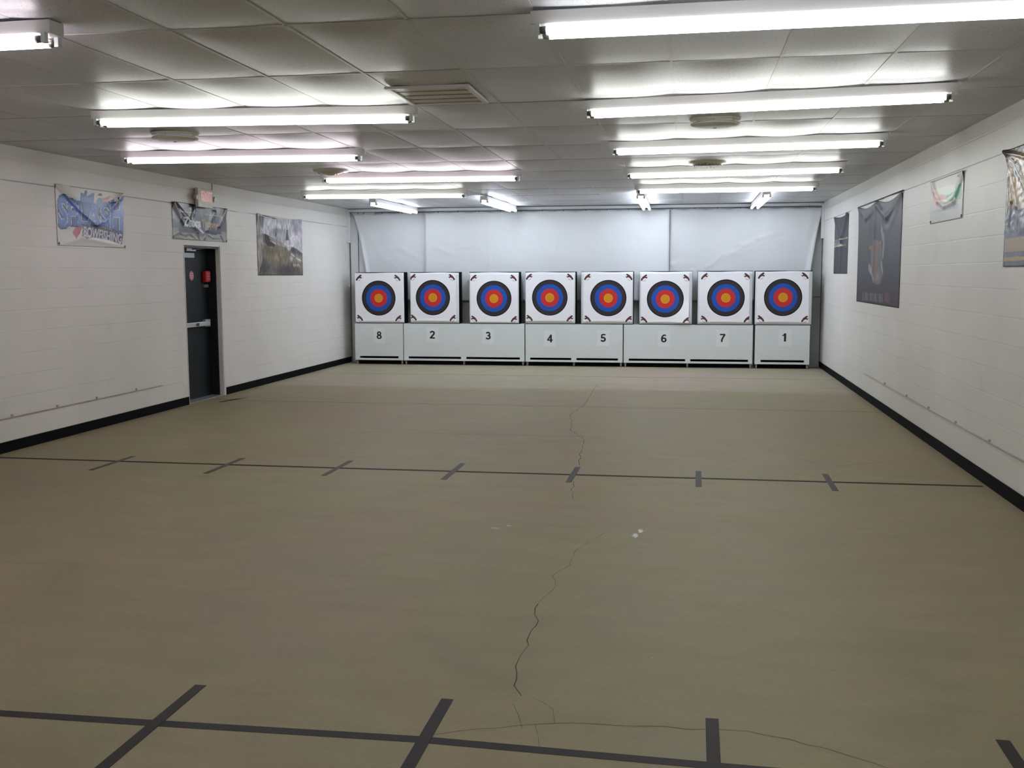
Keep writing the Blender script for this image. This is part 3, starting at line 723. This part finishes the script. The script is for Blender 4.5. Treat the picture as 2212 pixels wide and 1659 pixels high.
# narrow black banner
by, bz, W, H = 16.95, 1.612, 1.40, .885
t = thing('narrow_banner', 'plain dark banner with two thin gold lines nearest the back on the right wall', 'banner', (XR, by-W/2, bz), 0)
P = Print(W, H, .014, '34373c')
cc = lambda x, y: on(1795+x/27.64, 500+y/27.64, XR, (by, bz))
P.line(pp([(180, 570), (600, 440), (1000, 370)]), .020, 'd8d2a8'); P.line(pp([(180, 920), (560, 830), (900, 790)]), .020, 'd8d2a8')
P.line(pp([(260, 680), (600, 640)]), .10, '85868f', .8); P.line(pp([(200, 790), (600, 720)]), .025, '9a9aa3', .8); P.blob(*cc(930, 600), .05, .03, '7a5c66', .9)
P.blob(W*.2, H*.75, .3, .25, '4c4f52', .7); P.blob(W*.75, H*.4, .15, .3, '30323a', .7)
cz = creases([(.95, 1, .55, .6, .07, .03), (.55, .6, .5, .1, .07, .02), (.2, .5, .35, .05, .06, .015), (0, 1, .3, .7, .06, .02)])
P.mesh('sheet', M['cloth'], (0, W/2, 0), (0, -1, 0), NR, cz, t, shape=lambda u, v: (u*W, v*H-.035*math.sin(math.pi*u)*v**4))
# large dark fish banner
by, bz, W, H = 14.64, 1.238, 2.86, 1.265
t = thing('fish_banner', 'largest dark cloth banner with an orange and white fish on the right wall', 'banner', (XR, by-W/2, bz), 0)
P = Print(W, H, .014, '3f4148')
cc = lambda x, y: on(1840+x/5.925, 400+y/5.925, XR, (by, bz))
P.put(np.clip((.22-P.V/H)*5, 0, 1), '3a3138', 1); P.blob(*cc(150, 700), .35, .5, '4b4f50', .8); P.blob(*cc(520, 800), .35, .3, '50545c', .7); P.blob(*cc(480, 1150), .4, .2, '3d3d4a', .8)
P.poly(pp([(250, 820), (300, 700), (380, 720), (400, 980), (400, 1150), (370, 1260), (320, 1275), (265, 1200), (245, 1050)]), '8b8280', .55)
P.blob(*cc(330, 1180), .18, .07, 'a49a98', .6); P.line(pp([(390, 560), (415, 700), (405, 880)]), .10, '9399a4', .8); P.blob(*cc(450, 520), .18, .03, 'a08a8c', .8)
P.line(pp([(330, 780), (320, 900), (315, 1100)]), .14, 'a4593c', .55); P.blob(*cc(245, 795), .11, .022, 'd06a35', 1); P.blob(*cc(370, 740), .06, .02, 'ad5a4a', .8)
P.line(pp([(225, 1050), (250, 1100)]), .10, 'b0b0b4', .7); P.line(pp([(380, 1000), (400, 1120)]), .05, 'a9adb4', .7)
P.line(pp([(255, 1100), (280, 1230)]), .05, 'a3a3a6', .8)
for (a, c2) in ((140, 160), (170, 220), (235, 280), (290, 330), (345, 400)):
    P.poly(pp([(a, 1365+(a-140)*.12), (c2, 1368+(a-140)*.12), (c2, 1478+(a-140)*.12), (a, 1472+(a-140)*.12)]), '6c6970', .9)
P.poly(pp([(430, 1385), (485, 1385), (485, 1500), (430, 1495)]), '7d5650', .8)
for (x0, x1) in ((155, 165), (205, 212), (262, 268), (320, 326), (380, 386), (455, 462)): P.line(pp([(x0, 1395), (x1, 1460)]), .04, '474349', .9)
P.blob(*cc(540, 1430), .25, .05, '4b3338', .8)
P.put(((P.U < .05) | (P.U > W-.06) | (P.V < .02))*1.0, '28262e', .8)
cz = creases([(0, 1, .2, .87, .03, .03), (.2, .87, .4, .93, .03, .03), (.48, .96, .7, .82, .03, .04), (.7, .82, .98, .99, .03, .04), (.98, .99, .8, .75, .04, .02), (.44, .95, .42, .3, .022, .035), (.6, .9, .62, .65, .03, .02),
              (0, 1, .1, .7, .06, .02), (.3, .9, .28, .7, .05, .012)])
P.mesh('sheet', M['cloth'], (0, W/2, 0), (0, -1, 0), NR, lambda u, v: .45*cz(u, v), t,
       shape=lambda u, v: (u*W, v*H-(.05*abs(math.sin(math.pi*min(1, u/.46)))**1.2 if u < .46 else .06*math.sin(math.pi*(u-.46)/.54)**1.2)*v**8))
b = MB(); b.tube((-.012, -W/2-.05, H+.004), (-.012, W/2+.05, H+.004), .005, 8); b.build('hanging_rod', M['wire'], t)
# small white banner with orange and green logo
by, bz, W, H = 10.46, 2.083, 1.18, .40
t = thing('small_white_banner', 'small white banner with a glossy orange and green logo on the right wall', 'banner', (XR, by-W/2, bz), 0)
P = Print(W, H, .009, 'bdbab6')
cc = lambda x, y: on(2000+x/5.354, 310+y/5.354, XR, (by, bz))
P.poly(pp([(80, 560), (110, 535), (200, 510), (240, 600), (240, 660), (150, 690), (80, 710)]), 'd9a49a'); P.poly(pp([(85, 560), (120, 545), (215, 580), (240, 640), (150, 670), (90, 600)]), 'cc6f5a')
P.poly(pp([(240, 600), (330, 560), (420, 450), (425, 590), (400, 640), (240, 670)]), '3d9a6e'); P.poly(pp([(130, 530), (260, 490), (340, 470), (320, 560), (240, 600), (150, 590)]), 'c8dccb')
P.line(pp([(115, 600), (170, 665), (240, 655), (310, 600), (340, 520)]), .014, 'e6ebe2'); P.line(pp([(90, 790), (380, 715)]), .028, '9c9ca4', .9)
P.line(pp([(455, 290), (415, 850)]), .02, '4d4a48'); P.line(pp([(0, 445), (455, 290)]), .008, '5b5752'); P.line(pp([(60, 940), (410, 865)]), .012, '6a6662')
cz = creases([(1, 1, .75, .4, .05, .03), (.75, .4, .45, .35, .05, .02), (0, 1, .25, .5, .06, .02), (.25, .5, .45, .35, .05, .02), (.85, .9, .8, .5, .02, .015)])
P.mesh('sheet', M['matte'], (0, W/2, 0), (0, -1, 0), NR, lambda u, v: .5*cz(u, v), t)
grommets(t, [(-W/2+.03, .02), (W/2-.03, .02), (-W/2+.03, H-.02), (W/2-.03, H-.02)], -1)
# black and gold banner at the frame's edge
by, bz, W, H = 8.06, 1.665, 1.9, .84
t = thing('gold_banner', 'glossy black and gold banner nearest on the right wall, cut by the frame', 'banner', (XR, by-W/2, bz), 0)
P = Print(W, H, .009, '4a4b58')
P.put(np.clip((P.V/H-.42)*6, 0, 1), 'a07d40', 1); P.mottle(6, .3, 4)
P.put((P.V/H > .93)*1.0, '4b3f48', .9); P.poly([(.05, .80), (.30, .70), (.35, .60), (.16, .64)], '1b1518'); P.poly([(.01, .78), (.05, .78), (.10, .56), (.07, .50)], '24201c')
P.poly([(0, .30), (.02, .72), (.05, .60), (.06, .36), (.08, .30)], 'a9a7a0', .8); P.poly([(.30, .7), (W, .8), (W, .5), (.35, .5)], '6b5530', .6)
P.put(((P.V/H > .12) & (P.V/H < .24) & (P.U > .02))*1.0, '9b825a', 1); P.put(((P.V/H > .05) & (P.V/H < .085))*1.0, 'a08955', 1)
P.put((P.U < .012)*1.0, '2a2830', 1)
cz = creases([(0, 1, .07, .55, .012, .035), (0, 1, .14, .5, .02, .04), (0, .98, .3, .85, .015, .03), (.03, .75, .03, .4, .014, .025), (.07, .55, .05, .35, .015, .02), (0, 1, .25, .6, .02, .03), (.15, .5, .2, .3, .03, .02)])
def cz2(u, v, cz=cz): return .006+.35*cz(u, v)+0.0022*mnoise.noise(Vector((u*38, v*22, 1)))*(1 if v > .3 else .2)
P.mesh('sheet', M['banner'], (0, W/2, 0), (0, -1, 0), NR, cz2, t)
grommets(t, [(W/2-.02, .02), (W/2-.02, H-.02)], -1)

# ------------------------------------------------------------------ backstop sheets on a wire
YC = 18.3
clipx = [on_y(px, 458, YC).x for px in (757, 785, 825, 868, 904, 948, 990, 1036, 1082, 1127, 1172, 1218, 1266, 1312, 1358, 1403, 1452, 1501, 1551, 1600, 1651, 1701, 1749, 1783)]
def topz(x): return 2.742-.004*abs(x+1.9)*0
def sheet(xl0, xl1, xr0, xr1, y, label, cre, zbot=1.15):
    """xl0/xl1: left edge at top / at target height"""
    cx = (xl0+xr0)/2
    t = thing('backstop_sheet', label, 'sheet', (cx, y, zbot), 0, 'white sheets hung behind the targets')
    Hh = topz(0)-zbot; kz = (topz(0)-1.66)/Hh
    cf = creases([(a, b_, c, d, w_*.8, h_*.6) for a, b_, c, d, w_, h_ in cre])
    def fn(u, v):
        k = 1-v; q = min(1, k/kz)
        xl = xl0+(xl1-xl0)*q**.75; xr = xr0+(xr1-xr0)*q**.75
        x = xl+(xr-xl)*u; z = zbot+Hh*v
        d = min(abs(x-c) for c in clipx)
        nn = .006*mnoise.noise(Vector((x*1.3, z*1.6, y)))+.004*mnoise.noise(Vector((x*4, z*3.0, y+3)))
        pull = math.exp(-d*8)*math.exp(-k*14)*.02
        sag = .018*min(1, d*5)*math.exp(-k*18)
        edge = 0
        if xl1-xl0 > .1: edge = .05*math.exp(-(u*(xr-xl)/.035)**2)*min(1, q)
        if xr0-xr1 > .1: edge = .04*math.exp(-((1-u)*(xr-xl)/.035)**2)*min(1, q)
        seam = sum(.012/(1+math.exp(max(-40, min(40, (x-q)*160))))-.012*math.exp(-max(0, q-x)*3)*(x < q) for q in (-3.513, -2.33, -1.139, .808))
        return (x-cx, -nn-pull-edge-cf(u, v)-.004*math.sin(5*x)*k+seam, z-zbot-sag)
    b = MB(); b.grid(fn, max(20, int((xr0-xl0)/.035)), 46)
    o = b.build('cloth', M['curtain'], t); sm = o.modifiers.new('thickness', 'SOLIDIFY'); sm.thickness = .002; sm.offset = 1
    for c in clipx:
        if xl0-.02 <= c < xr0-.02 or (xr0 > 2 and abs(c-xr0) < .1):
            b = MB(); b.box(c-cx-.004, c-cx+.004, -.022, -.006, Hh-.014, Hh+.012); b.build('clip', M['wire'], t)
sheet(-6.10, -5.84, -4.70, -4.70, YC+.035, 'leftmost white backstop sheet, its outer edge slanting in behind target eight',
      [(.35, .45, .55, .5, .03, .012), (.6, .6, .95, .45, .03, .014), (.45, .42, .55, .35, .03, .01), (.02, .95, .3, .5, .06, .015), (.75, .4, 1, .35, .02, .008)])
sheet(-4.714, -4.714, -.31, -.31, YC-.02, 'widest white backstop sheet, hanging between the other two sheets',
      [(.05, .6, .12, .52, .02, .014), (.15, .6, .19, .62, .012, .014), (.33, .82, .36, .80, .012, .01), (.04, .45, .12, .43, .012, .008), (.22, .45, .27, .43, .012, .008), (.88, .72, .90, .71, .01, .01), (.55, .5, .7, .42, .05, .006)])
sheet(-.324, -.324, 2.285, 2.09, YC+.035, 'rightmost white backstop sheet, creased, its outer edge slanting in beside the right wall',
      [(.02, .40, .08, .44, .015, .022), (.02, .40, .10, .36, .015, .018), (.02, .40, .06, .33, .01, .015), (.10, .40, .20, .40, .02, .01), (.28, .36, .38, .50, .012, .02), (.16, .32, .28, .37, .012, .016), (.38, .50, .46, .53, .014, .018),
       (.46, .53, .62, .68, .014, .018), (.46, .60, .56, .62, .02, .012), (.62, .68, .75, .73, .02, .012), (.95, .95, .93, .5, .03, .02), (.38, .46, .6, .58, .02, .01)])
b = MB()
pw = [(XL+.005, YC-.02, 2.772)]+[(c, YC-.018, 2.758-(.004 if i % 2 else 0)) for i, c in enumerate(clipx)]+[(XR-.003, YC-.02, 2.782)]
for a, c in zip(pw[:-1], pw[1:]): b.tube(a, c, .004, 6)
tag(b.build('hanging_wire', M['wire']), 'thin dark wire strung wall to wall holding the white backstop sheets', 'wire')

# ------------------------------------------------------------------ target stands, bales, faces, numbers
YF = 17.95
TOPZ = .742
def stand(x0, x1, label, slots, front='white', back=.4):
    cx = (x0+x1)/2; w = (x1-x0)/2-.003
    t = thing('target_stand', label, 'cabinet', (cx, YF, 0), 0, 'white rolling target stands')
    b = MB(); b.box(-w, w, 0, .018, .148, TOPZ-.018); b.build('front_panel', M['white'], t, bevel=.003)
    b = MB(); b.box(-w, w, 0, back, TOPZ-.018, TOPZ); b.build('top_board', M['white'], t, bevel=.003)
    for sx in (-1, 1):
        b = MB(); b.box(min(sx*w, sx*(w-.018)), max(sx*w, sx*(w-.018)), .018, back, .075, TOPZ-.018); b.build('side_panel', M['white'], t)
    b = MB(); b.box(-w+.018, w-.018, back-.012, back, .075, TOPZ-.018); b.box(-w+.018, w-.018, .02, back-.012, .075, .085); b.build('inner_boards', M['dark'], t)
    b = MB(); b.box(-w, w, -.006, .02, .076, .110)
    xs_ = [-w]+[v-cx for s_ in slots for v in s_]+[w]
    for a, c in zip(xs_[::2], xs_[1::2]): b.box(a, c, -.006, .02, .110, .148)
    b.build('base_rail', M['rail'], t, bevel=.002)
    b = MB(); b.box(-w+.02, w-.02, .074, .09, .002, .076); b.build('gap_strip', M['foam'], t)  # black strip added to darken the open gap below the base rail
    cs = [-w+.03, w-.03]+([0] if len(slots) > 1 else [])
    for x in cs:
        for y in (.05, back-.05):
            b = MB(); b.box(x-.016, x+.016, y-.02, y+.02, .052, .075); b.box(x-.016, x-.012, y-.008, y+.008, .022, .055); b.box(x+.012, x+.016, y-.008, y+.008, .022, .055)
            c_ = b.build('caster', M['castmetal'], t)
            b = MB(); b.tube((x-.011, y, .025), (x+.011, y, .025), .025, 16); b.build('wheel', M['caster'], c_)
def sx(px, py=772): return on_y(px, py, YF).x
stand(-5.955, -5.045, 'short white target stand at the far left carrying number eight', [(sx(778), sx(861))])
stand(-5.035, -2.822, 'long white target stand carrying numbers two and three', [(sx(883), sx(996)), (sx(1007), sx(1123))])
stand(-2.808, -1.085, 'long white target stand carrying numbers four and five', [(sx(1145), sx(1234)), (sx(1245), sx(1335))])
stand(-1.072, 1.130, 'long white target stand carrying numbers six and seven', [(sx(1358), sx(1480)), (sx(1491), sx(1616))])
stand(1.162, 2.072, 'short white target stand at the far right carrying number one', [(sx(1643), sx(1737))])

def emblem(P, ox, oz, flip):
    """small maroon and white mark about nine centimetres wide"""
    def T(l):
        o = []
        for x, y in l:
            x, y = (x-330)/12.76/118.0, (265-y)/12.76/118.0     # pixels of the photo to metres
            if flip: x = -x
            o.append((ox+x, oz+y))
        return o
    P.poly(T([(262, 345), (420, 220), (430, 250), (400, 300), (340, 350), (280, 362)]), 'efeef2')
    P.poly(T([(240, 320), (258, 352), (280, 340), (305, 300), (345, 275), (380, 262), (365, 280), (395, 288), (415, 262), (375, 232), (412, 205), (392, 178), (365, 186), (325, 215), (285, 250)]), '35181c')
    P.poly(T([(262, 312), (300, 262), (360, 210), (375, 222), (330, 262), (300, 290)]), '7d3634')
    P.line(T([(300, 352), (345, 345), (372, 318)]), .006, '8f8f98')
    P.line(T([(400, 280), (428, 250), (420, 225)]), .005, '9b9ba3')

def target(num, bale, paper, ctr, lab, depth=.25, warp=0, seed=0, cov=True):
    x0, x1 = bale; zb, zt = TOPZ+.002, 1.658
    cx = (x0+x1)/2
    t = thing('target_bale', 'square white archery target bale with dark sides standing above number %s' % lab, 'target', (cx, YF, zb), 0, 'archery target bales')
    w = (x1-x0)/2; hh = zt-zb
    b = MB(); b.box(-w-.004, w+.004, .012, depth, 0, hh+.007); b.build('foam_core', M['foam'], t, bevel=.006)
    b = MB()
    def fc(u, v): return (-w+2*w*u, .004-.004*math.sin(math.pi*u)*math.sin(math.pi*v)-.002*mnoise.noise(Vector((u*3, v*3, seed))), hh*(.012+.988*v)-.004*v+(.004*math.cos(u*7+seed))*(v > .99))
    b.grid(fc, 16, 16); b.build('front_cover', M['cover'], t).modifiers.new('thickness', 'SOLIDIFY').thickness = -.004
    # the printed face, origin at the centre of its rings
    c = on_y(ctr[0], ctr[1], YF-.01); a = on_y(paper[0], paper[3], YF-.01); d = on_y(paper[2], paper[1], YF-.01)
    W_, H_ = d.x-a.x, d.z-a.z
    P = Print(W_, H_, .0052, 'f4f4f8')
    k = 118.0
    q = lambda px, py: (on_y(px, py, YF-.01).x-a.x, on_y(px, py, YF-.01).z-a.z)
    r = .315
    cu, cv = c.x-a.x, c.z-a.z
    for (ex, ez, fl) in ((-.365, .368, False), (.355, .365, True), (-.36, -.36, True), (.36, -.365, False)): emblem(P, cu+ex, cv+ez, fl)
    f = creases([(.1, .02, .9, .03, .02, .004)])
    def disp(u, v):
        n = .003*mnoise.noise(Vector((u*2.5, v*2.5, seed+5)))+.003
        if warp: n += warp*max(0, u-.6)*max(0, .45-v)*2
        n += .006*max(0, v-.96)*0
        return n+f(u, v)
    fo = P.mesh('target_face', M['face'], (a.x-c.x, 0, a.z-c.z), (1, 0, 0), (0, -1, 0), disp, t,
        shape=lambda u, v: (u*W_+.004*math.sin(v*3+seed)*(u > .5), v*H_-(.006*math.sin(math.pi*u))*v**6+.006*math.sin(math.pi*u)*(1-v)**6), thick=.001)
    fo.location = (c.x-cx, -.004, c.z-zb)
    return t
TG = [
 ('8', (-5.917, -5.018), (768.5, 589.5, 870, 695), (818, 644), 'eight', 0, 1),
 ('2', (-4.900, -4.005), (888, 590, 985, 694.5), (935, 643), 'two', 0, 2),
 ('3', (-3.812, -2.922), (1016, 592, 1119, 696.5), (1067, 645), 'three', 0, 3),
 ('4', (-2.802, -1.920), (1136, 591, 1240, 694.5), (1187.5, 643), 'four', 0, 4),
 ('5', (-1.815, -.915), (1260, 590, 1366, 695.5), (1314, 644), 'five', 0, 5),
 ('6', (-.802, .095), (1384, 590, 1489, 697), (1437, 646), 'six', .18, 6),
 ('7', (.190, 1.105), (1510, 589, 1620, 696.5), (1568, 643.5), 'seven', 0, 7),
 ('1', (1.150, 2.085), (1634, 587, 1749, 696.5), (1691.5, 642.5), 'one', 0, 8),
]
for n_, ba, pa, ce, lb, wp, sd in TG: target(n_, ba, pa, ce, lb, warp=wp, seed=sd)
def arcp(cx, cy, rx, ry, a0, a1, n=16): return [(cx+rx*math.cos(math.radians(a0+(a1-a0)*i/n)), cy+ry*math.sin(math.radians(a0+(a1-a0)*i/n))) for i in range(n+1)]
GL = {  # bold strokes in a box one unit high, drawn on the stroke centres
 '1': [([(.30, .0), (.30, 1.0)], .22), ([(.02, .72), (.14, .76), (.25, .92)], .13)],
 '2': [(arcp(.30, .70, .21, .21, 170, -35)+[(.10, .09)], .19), ([(.02, .085), (.60, .085)], .17)],
 '3': [(arcp(.29, .70, .19, .21, 160, -80), .18), (arcp(.29, .30, .22, .21, 85, -160), .19), ([(.22, .51), (.33, .51)], .14)],
 '4': [([(.42, .0), (.42, .98)], .19), ([(.42, .92), (.07, .32)], .15), ([(.0, .28), (.62, .28)], .15)],
 '5': [([(.56, .915), (.16, .915)], .17), ([(.17, .93), (.12, .50)], .15), (arcp(.29, .32, .22, .23, 140, -160), .19)],
 '6': [(arcp(.31, .31, .21, .22, 0, 360, 24), .18), (arcp(.40, .42, .31, .50, 180, 95)+arcp(.36, .74, .16, .17, 85, 25, 6), .17)],
 '7': [([(.02, .915), (.58, .915)], .17), ([(.54, .90), (.36, .60), (.24, .30), (.21, .0)], .18)],
 '8': [(arcp(.31, .72, .17, .19, 0, 360, 24), .17), (arcp(.31, .28, .21, .20, 0, 360, 24), .18)],
}
def numeral(ch, t):
    b = MB(); h = .140; wd = .62
    for si, (pts, w_) in enumerate(GL[ch]):
        y = -.0026-.0001*si; P_ = [Vector(p) for p in pts]; L = []
        closed = (P_[0]-P_[-1]).length < 1e-4
        for i, p in enumerate(P_):
            a = P_[i-1] if i > 0 else (P_[-2] if closed else p); c = P_[i+1] if i < len(P_)-1 else (P_[1] if closed else p)
            d = (c-a).normalized(); nn = Vector((-d.y, d.x))*w_/2; L.append((p+nn, p-nn))
        for (a, c), (a2, c2) in zip(L[:-1], L[1:]):
            b.quad([((q.x-wd/2)*h*1.14, y, (q.y-.5)*h) for q in (c, c2, a2, a)])
    return b.build('numeral', M['ink'], t)
NUM = {'8': (819, 724), '2': (934, 723), '3': (1054.5, 725), '4': (1188, 731), '5': (1303, 730), '6': (1434, 731), '7': (1561, 730), '1': (1696, 729)}
WORD = dict(zip('82345671', ('eight', 'two', 'three', 'four', 'five', 'six', 'seven', 'one')))
for n_, (px, py) in NUM.items():
    p = on_y(px, py, YF-.003)
    t = thing('number_sheet', 'pale sheet with black numeral %s stuck on the front of a white target stand' % WORD[n_], 'sign', (p.x, YF-.0005, p.z), 0, 'lane number sheets on the stands')
    b = MB(); b.box(-.105, .105, -.002, 0, -.145, .135); b.build('sheet', M['paper'], t)
    numeral(n_, t)
